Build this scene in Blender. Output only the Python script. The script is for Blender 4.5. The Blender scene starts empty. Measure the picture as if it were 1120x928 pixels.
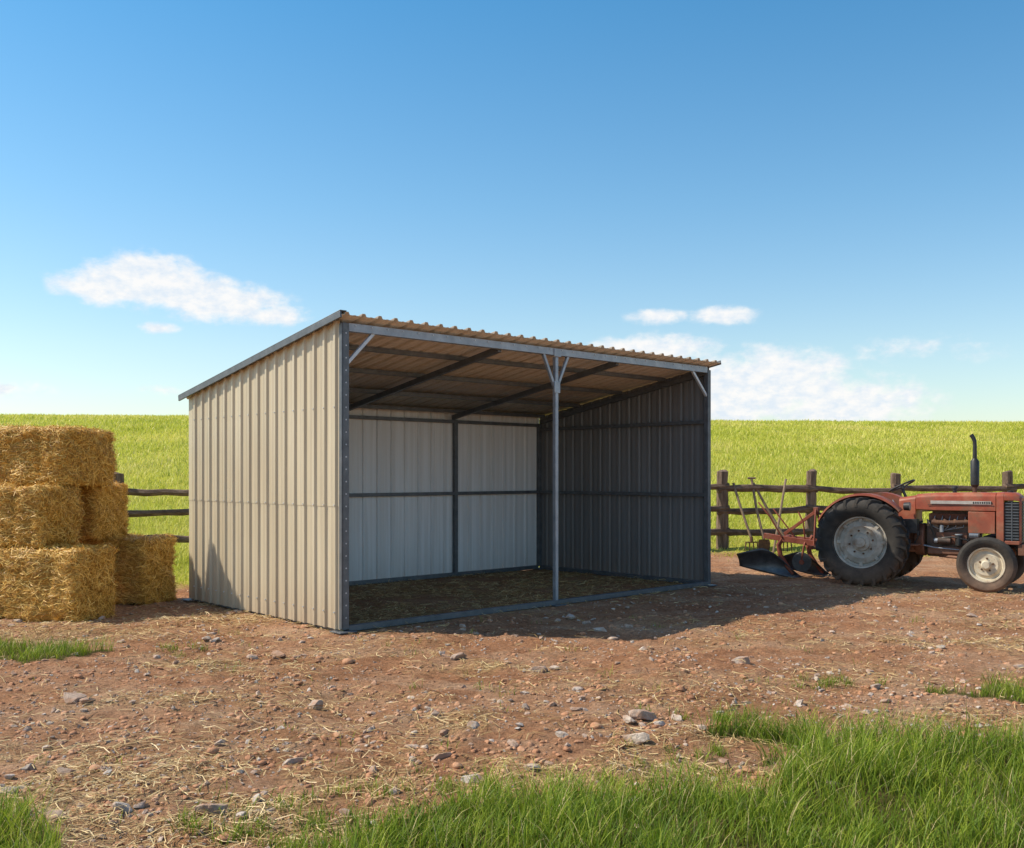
import bpy, math, random
import numpy as np
import bmesh
from mathutils import Vector, Matrix

random.seed(7)
rng = np.random.default_rng(11)
scene = bpy.context.scene
scene.view_settings.view_transform = 'Standard'
scene.view_settings.look = 'None'
scene.view_settings.exposure = 0

# ------------------------------------------------------------------ noise
def _h(xi, yi, seed):
    h = (xi * 374761393 + yi * 668265263 + seed * 144269504) & 0xffffffff
    h = ((h ^ (h >> 13)) * 1274126177) & 0xffffffff
    h = h ^ (h >> 16)
    return (h & 0xffffff) / float(0xffffff)

def vnoise(x, y, seed=0):
    x = np.asarray(x, float); y = np.asarray(y, float)
    xi = np.floor(x).astype(np.int64); yi = np.floor(y).astype(np.int64)
    fx = x - xi; fy = y - yi
    fx = fx * fx * (3 - 2 * fx); fy = fy * fy * (3 - 2 * fy)
    a = _h(xi, yi, seed); b = _h(xi + 1, yi, seed)
    c = _h(xi, yi + 1, seed); d = _h(xi + 1, yi + 1, seed)
    return (a * (1 - fx) + b * fx) * (1 - fy) + (c * (1 - fx) + d * fx) * fy

def fbm(x, y, seed=0, o=4):
    s = 0; a = 0.5; t = 0
    for i in range(o):
        s = s + a * vnoise(x * 2 ** i, y * 2 ** i, seed + i * 17); t += a; a *= 0.55
    return s / t

def sstep(a, b, x):
    t = np.clip((x - a) / (b - a), 0, 1)
    return t * t * (3 - 2 * t)

# ------------------------------------------------------------------ layout
SA = np.array([-1.70, 10.0]); E1 = np.array([0.734, 0.679]); E2 = np.array([-0.679, 0.734])
SW, SDp = 6.13, 3.45

def shed_uv(x, y):
    dx = x - SA[0]; dy = y - SA[1]
    return dx * E1[0] + dy * E1[1], dx * E2[0] + dy * E2[1]

def shed_mask(x, y, m=0.15):
    u, v = shed_uv(x, y)
    return (sstep(-m, 0.02, u) * (1 - sstep(SW, SW + m, u)) * sstep(-m, 0.02, v) * (1 - sstep(SDp, SDp + m, v)))

def hill(x, y):
    s = np.clip((y - 19.0) / 112.0, 0, 1)
    z = 7.65 * np.sin(np.pi / 2 * s) * (1 - 0.0011 * np.clip(x, -70, 70))
    z = z + s * 0.9 * (fbm(x * 0.02 + 5, y * 0.02, 3, 2) - 0.5)
    return z

def gh(x, y):
    x = np.asarray(x, float); y = np.asarray(y, float)
    n = (fbm(x * 0.9, y * 0.9, 1, 3) - 0.5) * 0.09
    n = n + (fbm(x * 3.8, y * 3.8, 21, 3) - 0.5) * 0.06
    n = n + (fbm(x * 10, y * 10, 31, 2) - 0.5) * 0.034
    n = n * (1 - 0.8 * shed_mask(x, y, 0.4))
    return n + hill(x, y)

def in_poly(px, py, poly):
    r = np.zeros(px.shape, bool)
    n = len(poly); j = n - 1
    for i in range(n):
        xi, yi = poly[i]; xj, yj = poly[j]
        c = ((yi > py) != (yj > py)) & (px < (xj - xi) * (py - yi) / (yj - yi + 1e-12) + xi)
        r ^= c; j = i
    return r

POLYS = [
    [(-0.8, 3.0), (-0.85, 4.2), (-.45, 4.68), (0.1, 4.8), (.75, 4.9), (1.25, 5.15), (1.6, 5.6), (2.1, 5.9), (3.3, 6.0), (4.6, 6.1), (7, 6.0), (7, 2), (-0.8, 2)],
    [(-3.2, 3.0), (-3.2, 4.5), (-2.2, 4.45), (-1.75, 4.3), (-1.6, 4.0), (-1.5, 3.0)],
    [(-7.5, 8.0), (-7.5, 9.3), (-5.2, 9.35), (-4.2, 9.0), (-3.5, 8.75), (-4.2, 8.45), (-5.0, 8.2)],
    [(2.9, 7.25), (3.3, 7.5), (4.2, 7.6), (6, 7.8), (6.5, 7.0), (4.0, 6.75), (3.5, 6.9)],
    [(1.15, 5.85), (1.4, 6.15), (1.8, 6.2), (2.0, 6.0), (2.0, 5.8), (1.5, 5.7)],
]

def field_edge(x):
    return np.where(x < 0, 14.2 + 0.25 * np.clip(x + 4, 0, 4), 15.2 + np.clip(x, 0, 3.2) * 1.22)

def grass_mask(x, y):
    wx = x + (fbm(x * 2.2, y * 2.2, 51, 3) - 0.5) * 0.8
    wy = y + (fbm(x * 2.2 + 9, y * 2.2, 61, 3) - 0.5) * 0.8
    m = np.zeros(x.shape)
    for p in POLYS:
        m = np.maximum(m, in_poly(wx, wy, p).astype(float))
    fe = field_edge(x)
    m = np.maximum(m, sstep(-0.3, 0.5, wy + (vnoise(x * .8, y * .8, 5) - .5) - fe))
    return m * (shed_mask(x, y, .25) < .01)

STRAWC = [(-1.85, 6.95, 1.0, .3), (0.15, 5.75, .9, .4), (-0.25, 6.3, .4, .3), (-2.2, 5.1, 1.3, .7), (-1.3, 4.6, 1.0, .5), (-.3, 5.2, .9, .35),
          (4.1, 9.3, 1.3, .35), (5.4, 8.8, 1.0, .4), (-4.6, 9.9, 1.5, .55), (-3.2, 11.0, .9, .7), (-0.1, 8.2, .6, .2), (1.3, 5.9, .6, .3), (-2.6, 8.2, .5, .3), (3.4, 6.5, .8, .25), (0.5, 5.3, .8, .3), (6.0, 10.6, 1.2, .5), (-2.8, 4.9, .8, .6)]

def straw_mask(x, y):
    m = np.zeros(np.shape(x))
    for cx, cy, rx, ry in STRAWC:
        m = np.maximum(m, np.exp(-(((x - cx) / rx) ** 2 + ((y - cy) / ry) ** 2)))
    m = m * sstep(.3, .62, fbm(x * 3, y * 3, 71, 3))
    m = np.maximum(m, .24 * sstep(.45, .7, fbm(x * 1.1, y * 1.6, 77, 4)))
    return np.clip(np.maximum(m, shed_mask(x, y) * .95 * sstep(.25, .6, fbm(x * 2, y * 2, 72, 3))), 0, 1)

# ------------------------------------------------------------------ material helpers
def newmat(name):
    m = bpy.data.materials.new(name); m.use_nodes = True
    nt = m.node_tree
    b = nt.nodes['Principled BSDF']
    return m, nt, b

def N(nt, t, **kw):
    n = nt.nodes.new(t)
    for k, v in kw.items():
        setattr(n, k, v)
    return n

def noise_node(nt, vec, scale, detail=5, rough=0.6):
    n = N(nt, 'ShaderNodeTexNoise')
    n.inputs['Scale'].default_value = scale
    n.inputs['Detail'].default_value = detail
    n.inputs['Roughness'].default_value = rough
    if vec is not None: nt.links.new(vec, n.inputs['Vector'])
    return n.outputs['Fac']

def ramp(nt, fac, stops):
    r = N(nt, 'ShaderNodeValToRGB')
    e = r.color_ramp.elements
    e[0].position = stops[0][0]; e[0].color = (*stops[0][1], 1)
    e[1].position = stops[-1][0]; e[1].color = (*stops[-1][1], 1)
    for p, c in stops[1:-1]:
        k = e.new(p); k.color = (*c, 1)
    nt.links.new(fac, r.inputs['Fac'])
    return r.outputs['Color']

def mixc(nt, fac, a, b, mode='MIX'):
    m = N(nt, 'ShaderNodeMix', data_type='RGBA', blend_type=mode)
    for s, v in ((0, fac), (6, a), (7, b)):
        if isinstance(v, bpy.types.NodeSocket):
            nt.links.new(v, m.inputs[s])
        elif isinstance(v, (int, float)):
            m.inputs[s].default_value = v
        else:
            m.inputs[s].default_value = (*v, 1)
    return m.outputs[2]

def math_n(nt, op, a, b=None, clamp=False):
    m = N(nt, 'ShaderNodeMath', operation=op, use_clamp=clamp)
    for i, v in enumerate((a, b)):
        if v is None: continue
        if isinstance(v, bpy.types.NodeSocket): nt.links.new(v, m.inputs[i])
        else: m.inputs[i].default_value = v
    return m.outputs[0]

def bump(nt, h, strength, dist, prev=None):
    b = N(nt, 'ShaderNodeBump')
    b.inputs['Strength'].default_value = strength
    b.inputs['Distance'].default_value = dist
    nt.links.new(h, b.inputs['Height'])
    if prev is not None: nt.links.new(prev, b.inputs['Normal'])
    return b.outputs['Normal']

def objvec(nt, scale=(1, 1, 1)):
    tc = N(nt, 'ShaderNodeTexCoord')
    mp = N(nt, 'ShaderNodeMapping')
    mp.inputs['Scale'].default_value = scale
    nt.links.new(tc.outputs['Object'], mp.inputs['Vector'])
    return mp.outputs['Vector']

def attr(nt, name):
    a = N(nt, 'ShaderNodeAttribute'); a.attribute_name = name
    return a.outputs['Fac']

def pmat(name, stops, scale=4, rough=0.6, metal=0.0, bs=0.2, bd=0.01, bscale=30, stretch=(1, 1, 1), dirt=None, rvar=0.15, dust=None):
    m, nt, b = newmat(name)
    v = objvec(nt, stretch)
    f = noise_node(nt, v, scale, 6, 0.65)
    c = ramp(nt, f, stops)
    if dirt:
        dcol, lo, hi, dsc = dirt
        d = noise_node(nt, v, dsc, 6, 0.7)
        dm = N(nt, 'ShaderNodeMapRange'); dm.inputs[1].default_value = lo; dm.inputs[2].default_value = hi
        nt.links.new(d, dm.inputs[0])
        c = mixc(nt, dm.outputs[0], c, dcol)
    if dust:   # settled dust/mud: more of it low on the machine, broken up by noise
        dcol, z0, z1, amt = dust
        sp = N(nt, 'ShaderNodeSeparateXYZ'); nt.links.new(v, sp.inputs[0])
        mr = N(nt, 'ShaderNodeMapRange'); mr.inputs[1].default_value = z1; mr.inputs[2].default_value = z0
        nt.links.new(sp.outputs['Z'], mr.inputs[0])
        c = mixc(nt, math_n(nt, 'MULTIPLY', math_n(nt, 'MULTIPLY', mr.outputs[0], noise_node(nt, v, 7, 6, .7)), amt * 1.8, True), c, dcol)
    nt.links.new(c, b.inputs['Base Color'])
    r = N(nt, 'ShaderNodeMapRange')
    r.inputs[3].default_value = rough - rvar; r.inputs[4].default_value = min(1, rough + rvar)
    nt.links.new(noise_node(nt, v, scale * 2.3, 3), r.inputs[0])
    nt.links.new(r.outputs[0], b.inputs['Roughness'])
    b.inputs['Metallic'].default_value = metal
    if bs > 0:
        nt.links.new(bump(nt, noise_node(nt, v, bscale, 4), bs, bd), b.inputs['Normal'])
    return m

# ------------------------------------------------------------------ mesh helpers
def fast_mesh(name, V, faces, mat, attrs=None, smooth=True, parent=None):
    me = bpy.data.meshes.new(name)
    V = np.asarray(V, np.float32)
    me.vertices.add(len(V)); me.vertices.foreach_set('co', V.ravel())
    loops = np.concatenate([f.ravel() for f in faces]).astype(np.int32)
    sizes = np.concatenate([np.full(len(f), f.shape[1]) for f in faces])
    starts = np.concatenate([[0], np.cumsum(sizes)[:-1]]).astype(np.int32)
    me.loops.add(len(loops)); me.loops.foreach_set('vertex_index', loops)
    me.polygons.add(len(sizes)); me.polygons.foreach_set('loop_start', starts)
    me.update(calc_edges=True)
    me.validate()
    me.polygons.foreach_set('use_smooth', np.full(len(me.polygons), smooth))
    if attrs:
        for k, a in attrs.items():
            at = me.attributes.new(k, 'FLOAT', 'POINT')
            at.data.foreach_set('value', np.asarray(a, np.float32))
    me.materials.append(mat)
    o = bpy.data.objects.new(name, me)
    scene.collection.objects.link(o)
    if parent: o.parent = parent
    return o

class MB:
    def __init__(s):
        s.v = []; s.f = []; s.m = []; s.sm = []
    def add(s, vs, fs, mi=0, smooth=False):
        o = len(s.v)
        s.v += [tuple(p) for p in vs]
        for f in fs:
            s.f.append(tuple(i + o for i in f)); s.m.append(mi); s.sm.append(smooth)
    def box(s, c, d, mi=0, rot=None):
        vs = []
        for x in (-.5, .5):
            for y in (-.5, .5):
                for z in (-.5, .5):
                    p = Vector((x * d[0], y * d[1], z * d[2]))
                    if rot is not None: p = rot @ p
                    vs.append(p + Vector(c))
        s.add(vs, [(0, 1, 3, 2), (4, 6, 7, 5), (0, 4, 5, 1), (2, 3, 7, 6), (0, 2, 6, 4), (1, 5, 7, 3)], mi)
    def beam(s, p1, p2, w, h, mi=0, up=(0, 0, 1)):
        p1 = Vector(p1); p2 = Vector(p2); d = (p2 - p1).normalized(); up = Vector(up)
        if abs(d.dot(up)) > .98: up = Vector((1, 0, 0))
        a = d.cross(up).normalized(); b = a.cross(d).normalized()
        vs = []
        for p in (p1, p2):
            for i, j in ((-1, -1), (1, -1), (1, 1), (-1, 1)):
                vs.append(p + a * (i * w / 2) + b * (j * h / 2))
        s.add(vs, [(0, 1, 2, 3), (7, 6, 5, 4), (0, 4, 5, 1), (1, 5, 6, 2), (2, 6, 7, 3), (3, 7, 4, 0)], mi)
    def path(s, pts, r, n=10, mi=0, closed=False, caps=True, smooth=True):
        pts = [Vector(p) for p in pts]; k = len(pts)
        rs = r if isinstance(r, (list, tuple)) else [r] * k
        vs = []; prev = None
        for i, p in enumerate(pts):
            if closed: d = pts[(i + 1) % k] - pts[i - 1]
            else: d = pts[min(i + 1, k - 1)] - pts[max(i - 1, 0)]
            d.normalize()
            if prev is None:
                ref = Vector((0, 0, 1)) if abs(d.z) < .9 else Vector((1, 0, 0))
                a = d.cross(ref).normalized()
            else:
                a = (prev - d * prev.dot(d)).normalized()
            prev = a; b = d.cross(a)
            for j in range(n):
                t = 2 * math.pi * j / n
                vs.append(p + (a * math.cos(t) + b * math.sin(t)) * rs[i])
        fs = []
        for i in range(k if closed else k - 1):
            i2 = (i + 1) % k
            for j in range(n):
                j2 = (j + 1) % n
                fs.append((i * n + j, i * n + j2, i2 * n + j2, i2 * n + j))
        s.add(vs, fs, mi, smooth)
        if caps and not closed:
            o = len(s.v) - len(vs)
            s.f.append(tuple(o + j for j in range(n))[::-1]); s.m.append(mi); s.sm.append(False)
            s.f.append(tuple(o + (k - 1) * n + j for j in range(n))); s.m.append(mi); s.sm.append(False)
    def cyl(s, p1, p2, r1, r2=None, n=18, mi=0):
        s.path([p1, p2], [r1, r1 if r2 is None else r2], n, mi)
    def lathe(s, prof, c, n=40, mi=0):
        vs = []; k = len(prof)
        for j in range(n):
            t = 2 * math.pi * j / n
            for r, y in prof:
                vs.append((c[0] + r * math.cos(t), c[1] + y, c[2] + r * math.sin(t)))
        fs = []
        for j in range(n):
            j2 = (j + 1) % n
            for i in range(k - 1):
                fs.append((j * k + i, j * k + i + 1, j2 * k + i + 1, j2 * k + i))
        s.add(vs, fs, mi, True)
    def loft(s, rings, mi=0, smooth=True, caps=True):
        n = len(rings[0]); vs = [p for r in rings for p in r]; fs = []
        for i in range(len(rings) - 1):
            for j in range(n):
                j2 = (j + 1) % n
                fs.append((i * n + j, i * n + j2, (i + 1) * n + j2, (i + 1) * n + j))
        o = len(s.v)
        s.add(vs, fs, mi, smooth)
        if caps:
            s.f.append(tuple(o + j for j in range(n))[::-1]); s.m.append(mi); s.sm.append(False)
            s.f.append(tuple(o + (len(rings) - 1) * n + j for j in range(n))); s.m.append(mi); s.sm.append(False)
    def build(s, name, mats, parent=None, bevel=0, recalc=True, sharp=35):
        me = bpy.data.meshes.new(name)
        me.from_pydata(s.v, [], s.f)
        for m in mats: me.materials.append(m)
        me.polygons.foreach_set('material_index', s.m)
        me.polygons.foreach_set('use_smooth', s.sm)
        me.update()
        if recalc:
            bm = bmesh.new(); bm.from_mesh(me)
            bmesh.ops.recalc_face_normals(bm, faces=bm.faces[:])
            bm.to_mesh(me); bm.free()
        me.set_sharp_from_angle(angle=math.radians(sharp))
        o = bpy.data.objects.new(name, me)
        scene.collection.objects.link(o)
        if parent: o.parent = parent
        if bevel:
            b = o.modifiers.new('bevel', 'BEVEL'); b.width = bevel; b.segments = 2
            b.limit_method = 'ANGLE'; b.angle_limit = math.radians(40)
        return o

def empty(name, loc=(0, 0, 0), rz=0):
    e = bpy.data.objects.new(name, None)
    e.location = loc; e.rotation_euler = (0, 0, rz)
    e.empty_display_size = .2
    scene.collection.objects.link(e)
    return e

# ------------------------------------------------------------------ ground
def axis_pts(segs):
    out = []
    for a, b, st in segs:
        n = max(1, int(round((b - a) / st)))
        out += list(np.linspace(a, b, n, endpoint=False))
    out.append(segs[-1][1])
    return np.array(out)
xs = axis_pts([(-900, -200, 100), (-200, -60, 10), (-60, -20, 2.5), (-20, -9, .6), (-9, -5, .1), (-5, 5, .04), (5, 9, .08), (9, 20, .6), (20, 60, 2.5), (60, 200, 10), (200, 900, 100)])
ys = axis_pts([(-300, -20, 40), (-20, 0, 2), (0, 3.2, .3), (3.2, 9, .035), (9, 16, .07), (16, 24, .2), (24, 60, 1), (60, 200, 3), (200, 1200, 100)])
GX, GY = np.meshgrid(xs, ys)
gx = GX.ravel(); gy = GY.ravel()
gz = gh(gx, gy)
nx, ny = len(xs), len(ys)
idx = np.arange(nx * ny).reshape(ny, nx)
q = np.stack([idx[:-1, :-1].ravel(), idx[:-1, 1:].ravel(), idx[1:, 1:].ravel(), idx[1:, :-1].ravel()], 1)

m, nt, b = newmat('dirt_and_grass')
v = objvec(nt)
big = noise_node(nt, v, 0.55, 4, .6)
mid = noise_node(nt, v, 3.0, 6, .7)
fine = noise_node(nt, v, 26, 6, .75)
c = ramp(nt, mid, [(.28, (.25, .10, .048)), (.5, (.46, .22, .112)), (.72, (.66, .41, .25))])
c2 = ramp(nt, big, [(.3, (.33, .145, .073)), (.5, (.50, .255, .135)), (.7, (.68, .46, .30))])
c = mixc(nt, .55, c, c2)
c = mixc(nt, ramp(nt, noise_node(nt, objvec(nt, (.6, 1.5, 1)), 1.4, 5, .7), [(.5, (0, 0, 0)), (.68, (.55, .55, .55))]), c, (.66, .46, .31))
fr = ramp(nt, fine, [(.3, (.48, .45, .42)), (.52, (1, 1, 1)), (.72, (1.4, 1.36, 1.3))])
c = mixc(nt, 1.0, c, fr, 'MULTIPLY')
vor = N(nt, 'ShaderNodeTexVoronoi'); vor.inputs['Scale'].default_value = 38; nt.links.new(v, vor.inputs['Vector'])
peb = ramp(nt, vor.outputs['Distance'], [(.12, (1, 1, 1)), (.3, (0, 0, 0))])
sel = ramp(nt, vor.outputs['Color'], [(.70, (0, 0, 0)), (.74, (1, 1, 1))])
pm = math_n(nt, 'MULTIPLY', peb, sel)
c = mixc(nt, math_n(nt, 'MULTIPLY', pm, .7), c, (.58, .45, .35))
sa = attr(nt, 'straw')
sn = noise_node(nt, objvec(nt, (1, 2.2, 1)), 45, 4, .8)
sm_ = math_n(nt, 'MULTIPLY', sa, ramp(nt, sn, [(.42, (0, 0, 0)), (.56, (1, 1, 1))]))
c = mixc(nt, math_n(nt, 'MULTIPLY', sm_, .7), c, (.58, .40, .18))
da = attr(nt, 'shed_floor')
c = mixc(nt, math_n(nt, 'MULTIPLY', da, .3), c, (.24, .13, .07))  # darker brown across the shed footprint
ga = attr(nt, 'grass')
gc = ramp(nt, noise_node(nt, v, 1.6, 6, .75), [(.3, (.34, .36, .04)), (.5, (.45, .47, .065)), (.7, (.58, .56, .11))])
gc2 = ramp(nt, noise_node(nt, objvec(nt, (.25, 1, 1)), .12, 4, .6), [(.35, (.85, .9, .85)), (.65, (1.15, 1.1, 1.0))])
gc = mixc(nt, 1.0, gc, gc2, 'MULTIPLY')
ng = N(nt, 'ShaderNodeSeparateXYZ'); nt.links.new(v, ng.inputs[0])
nearg = N(nt, 'ShaderNodeMapRange'); nearg.inputs[1].default_value = 9; nearg.inputs[2].default_value = 14; nt.links.new(ng.outputs['Y'], nearg.inputs[0])
gc = mixc(nt, nearg.outputs[0], (.13, .12, .035), gc)
c = mixc(nt, math_n(nt, 'MULTIPLY', ga, .9), c, gc)
nt.links.new(c, b.inputs['Base Color'])
b.inputs['Roughness'].default_value = .95
b.inputs['Specular IOR Level'].default_value = .15
nn = bump(nt, noise_node(nt, v, 11, 7, .75), 1.0, .07)
nn = bump(nt, noise_node(nt, v, 70, 4, .7), .9, .014, nn)
nn = bump(nt, pm, .5, .008, nn)
nt.links.new(nn, b.inputs['Normal'])
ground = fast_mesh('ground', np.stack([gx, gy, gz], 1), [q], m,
                   {'grass': grass_mask(gx, gy), 'straw': straw_mask(gx, gy), 'shed_floor': shed_mask(gx, gy, .1)})

# ------------------------------------------------------------------ grass
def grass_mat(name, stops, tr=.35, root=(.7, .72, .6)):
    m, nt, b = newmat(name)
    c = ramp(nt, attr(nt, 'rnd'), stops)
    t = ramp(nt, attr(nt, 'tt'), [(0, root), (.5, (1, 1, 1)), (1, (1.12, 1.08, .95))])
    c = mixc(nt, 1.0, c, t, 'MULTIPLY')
    nt.links.new(c, b.inputs['Base Color'])
    b.inputs['Roughness'].default_value = .5
    b.inputs['Specular IOR Level'].default_value = .3
    tl = N(nt, 'ShaderNodeBsdfTranslucent'); nt.links.new(c, tl.inputs['Color'])
    mx = N(nt, 'ShaderNodeMixShader'); mx.inputs[0].default_value = tr
    nt.links.new(b.outputs[0], mx.inputs[1]); nt.links.new(tl.outputs[0], mx.inputs[2])
    nt.links.new(mx.outputs[0], nt.nodes['Material Output'].inputs['Surface'])
    return m

def blades(name, P, h, w, mat, bend=.5, seg=3, rnd=None):
    n = len(P)
    az = rng.uniform(0, 2 * np.pi, n); wa = az + np.pi / 2 + rng.normal(0, .5, n)
    bd = bend * rng.uniform(.3, 1.5, n)
    lean = np.stack([np.cos(az), np.sin(az), np.zeros(n)], 1)
    wid = np.stack([np.cos(wa), np.sin(wa), np.zeros(n)], 1)
    rows = []; tt = []
    for k in range(seg + 1):
        t = k / seg
        cpos = P + lean * (h * bd * (0.25 * t + .75 * t * t))[:, None] + np.array([0, 0, 1]) * (h * (t - .28 * bd * t * t * t))[:, None]
        if k < seg:
            hw = (w * .5 * (1 - .75 * t ** 1.5))[:, None]
            rows += [cpos - wid * hw, cpos + wid * hw]; tt += [t, t]
        else:
            rows.append(cpos); tt.append(1)
    K = len(rows)
    V = np.stack(rows, 1).reshape(-1, 3)
    base = np.arange(n)[:, None] * K
    fs = []
    qs = []
    for k in range(seg - 1):
        qs.append(base + np.array([[2 * k, 2 * k + 1, 2 * k + 3, 2 * k + 2]]))
    if qs: fs.append(np.concatenate(qs))
    fs.append(base + np.array([[2 * seg - 2, 2 * seg - 1, 2 * seg]]))
    if rnd is None: rnd = rng.uniform(0, 1, n)
    return fast_mesh(name, V, fs, mat, {'rnd': np.repeat(rnd, K), 'tt': np.tile(np.array(tt), n)})

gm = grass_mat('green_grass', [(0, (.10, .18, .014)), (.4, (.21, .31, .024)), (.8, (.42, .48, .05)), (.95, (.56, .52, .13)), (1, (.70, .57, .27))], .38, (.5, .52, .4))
n = 330000
px = rng.uniform(-7, 6.5, n); py = rng.uniform(3.3, 9.6, n)
keep = (np.abs(px) < .56 * py + .6) & (grass_mask(px, py) > .5)
px = px[keep]; py = py[keep]
dens = sstep(.28, .48, fbm(px * 2.5, py * 2.5, 91, 3))
near = py < 6.6
keep = rng.uniform(0, 1, len(px)) < np.where(near, .35 + .65 * dens, .2 + .45 * dens)
px = px[keep]; py = py[keep]
st = []
for i in range(70):
    cy = rng.uniform(4.3, 11); cx = rng.uniform(-.5, .5) * cy
    if shed_mask(np.array([cx]), np.array([cy]), .3)[0] > .01: continue
    k = rng.integers(4, 16)
    st.append(np.stack([rng.normal(cx, .05, k), rng.normal(cy, .05, k)], 1))
for cx, cy in ((2.35, 7.5), (2.5, 7.55), (1.3, 6.35), (-.9, 4.5), (-.6, 4.85), (-1.2, 4.35), (-.2, 5.0), (.4, 5.1), (.9, 5.35), (-4.6, 8.1), (-3.0, 8.9), (-1.0, 4.3), (-1.3, 4.5), (-1.0, 4.7), (1.1, 5.6)):
    for j in range(6):
        k = 26
        st.append(np.stack([rng.normal(cx + rng.normal(0, .13), .03, k), rng.normal(cy + rng.normal(0, .09), .03, k)], 1))
st = np.concatenate(st)
clump = fbm(px * 6, py * 6, 96, 2)
h = np.concatenate([(.09 + .175 * fbm(px * 1.7, py * 1.7, 92, 2)) * (.6 + .85 * clump) * rng.uniform(.5, 1.4, len(px)) * np.where(py > 6.6, .6, 1.0) * np.where(py < 4.7, .9, 1), rng.uniform(.03, .10, len(st))])
P = np.concatenate([np.stack([px, py], 1), st])
P = np.column_stack([P, gh(P[:, 0], P[:, 1]) - .005])
rn = np.clip(rng.uniform(0, 1, len(P)) * .7 + .5 * (fbm(P[:, 0] * 1.6, P[:, 1] * 1.6, 95, 3) - .3), 0, 1)
rn = np.where(rng.uniform(0, 1, len(P)) < .07, 1.0, rn)
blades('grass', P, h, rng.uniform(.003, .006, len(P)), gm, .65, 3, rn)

mm = grass_mat('meadow_grass', [(0, (.32, .37, .033)), (.4, (.50, .54, .065)), (.75, (.66, .65, .12)), (1, (.84, .72, .26))], .4, (.8, .82, .75))
n = 220000
D = 13.8 * (105 / 13.8) ** rng.uniform(0, 1, n) ** .9
X = rng.uniform(-.60, .60, n) * (D + 4)
ok = (D > field_edge(X) - .1 + rng.normal(0, .25, n)) & (shed_mask(X, D, .3) < .01)
X = X[ok]; D = D[ok]
P = np.column_stack([X, D, gh(X, D) - .01])
hh = (.11 + .20 * fbm(X * .5, D * .5, 44, 3)) * rng.uniform(.6, 1.3, len(X)) * sstep(-.3, 2.5, D - field_edge(X)).clip(.35, 1) * (1 + D / 180)
rn = np.clip(.35 * rng.uniform(0, 1, len(X)) + 1.0 * (fbm(X * .22, D * .12, 45, 4) - .15) + .002 * (D - 20), 0, 1)
rn = np.where(rng.uniform(0, 1, len(X)) < .08, 1.0, rn)
blades('meadow_grass', P, hh, .0009 * D * rng.uniform(.5, 1.2, len(X)), mm, .7, 2, rn)

# ------------------------------------------------------------------ straw
def strands(P, L, w, pitch=.12, N3=None, along=None):
    n = len(P)
    if N3 is None:
        az = rng.uniform(0, 2 * np.pi, n)
        d = np.stack([np.cos(az), np.sin(az), rng.normal(0, pitch, n)], 1)
        nr = np.tile([0, 0, 1.], (n, 1)) + rng.normal(0, .35, (n, 3))
    else:
        r = rng.normal(0, 1, (n, 3))
        if along is not None: r = r * .6 + along * rng.choice([-1, 1], n)[:, None] * 1.0
        d = r - N3 * (r * N3).sum(1)[:, None]
        d /= np.linalg.norm(d, axis=1)[:, None]
        d = d + N3 * rng.normal(.12, .25, n)[:, None]
        nr = N3 + rng.normal(0, .35, (n, 3))
    d /= np.linalg.norm(d, axis=1)[:, None]
    s = np.cross(d, nr); s /= np.linalg.norm(s, axis=1)[:, None]
    kink = rng.normal(0, .12, (n, 1)) * L[:, None]
    L = L[:, None]; w = w[:, None] * .5
    up = np.cross(s, d)
    a = P - d * L * .5; b_ = P + s * kink + up * np.abs(kink) * .5; c = P + d * L * .5
    V = np.stack([a - s * w, a + s * w, b_ - s * w, b_ + s * w, c - s * w, c + s * w], 1).reshape(-1, 3)
    base = np.arange(n)[:, None] * 6
    F = np.concatenate([base + np.array([[0, 1, 3, 2]]), base + np.array([[2, 3, 5, 4]])])
    return V, F

def straw_mat(name, stops):
    m, nt, b = newmat(name)
    nt.links.new(ramp(nt, attr(nt, 'rnd'), stops), b.inputs['Base Color'])
    b.inputs['Roughness'].default_value = .5
    return m
sm1 = straw_mat('dry_straw', [(0, (.22, .12, .05)), (.5, (.54, .36, .14)), (1, (.80, .62, .32))])
n = 200000
py = 4 + 12 * rng.uniform(0, 1, n) ** 1.35; px = rng.uniform(-.56, .58, n) * (py + .4)
msk = straw_mask(px, py)
dirt_far = (grass_mask(px, py) < .5)
p = (msk * .72 + .022) * dirt_far * np.clip(py / 10, .45, 1)
ok = (rng.uniform(0, 1, n) < p)
px = px[ok]; py = py[ok]
L = rng.uniform(.03, .2, len(px)) * rng.uniform(.5, 1, len(px))
w = rng.uniform(.0025, .0052, len(px)) * (1 + .06 * (py - 4))
P = np.column_stack([px, py, gh(px, py) + .008 + rng.uniform(0, .016, len(px))])
V, F = strands(P, L, w)
fast_mesh('straw_litter', V, [F], sm1, {'rnd': np.repeat(rng.uniform(0, 1, len(px)), 6)}, smooth=False)

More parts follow.
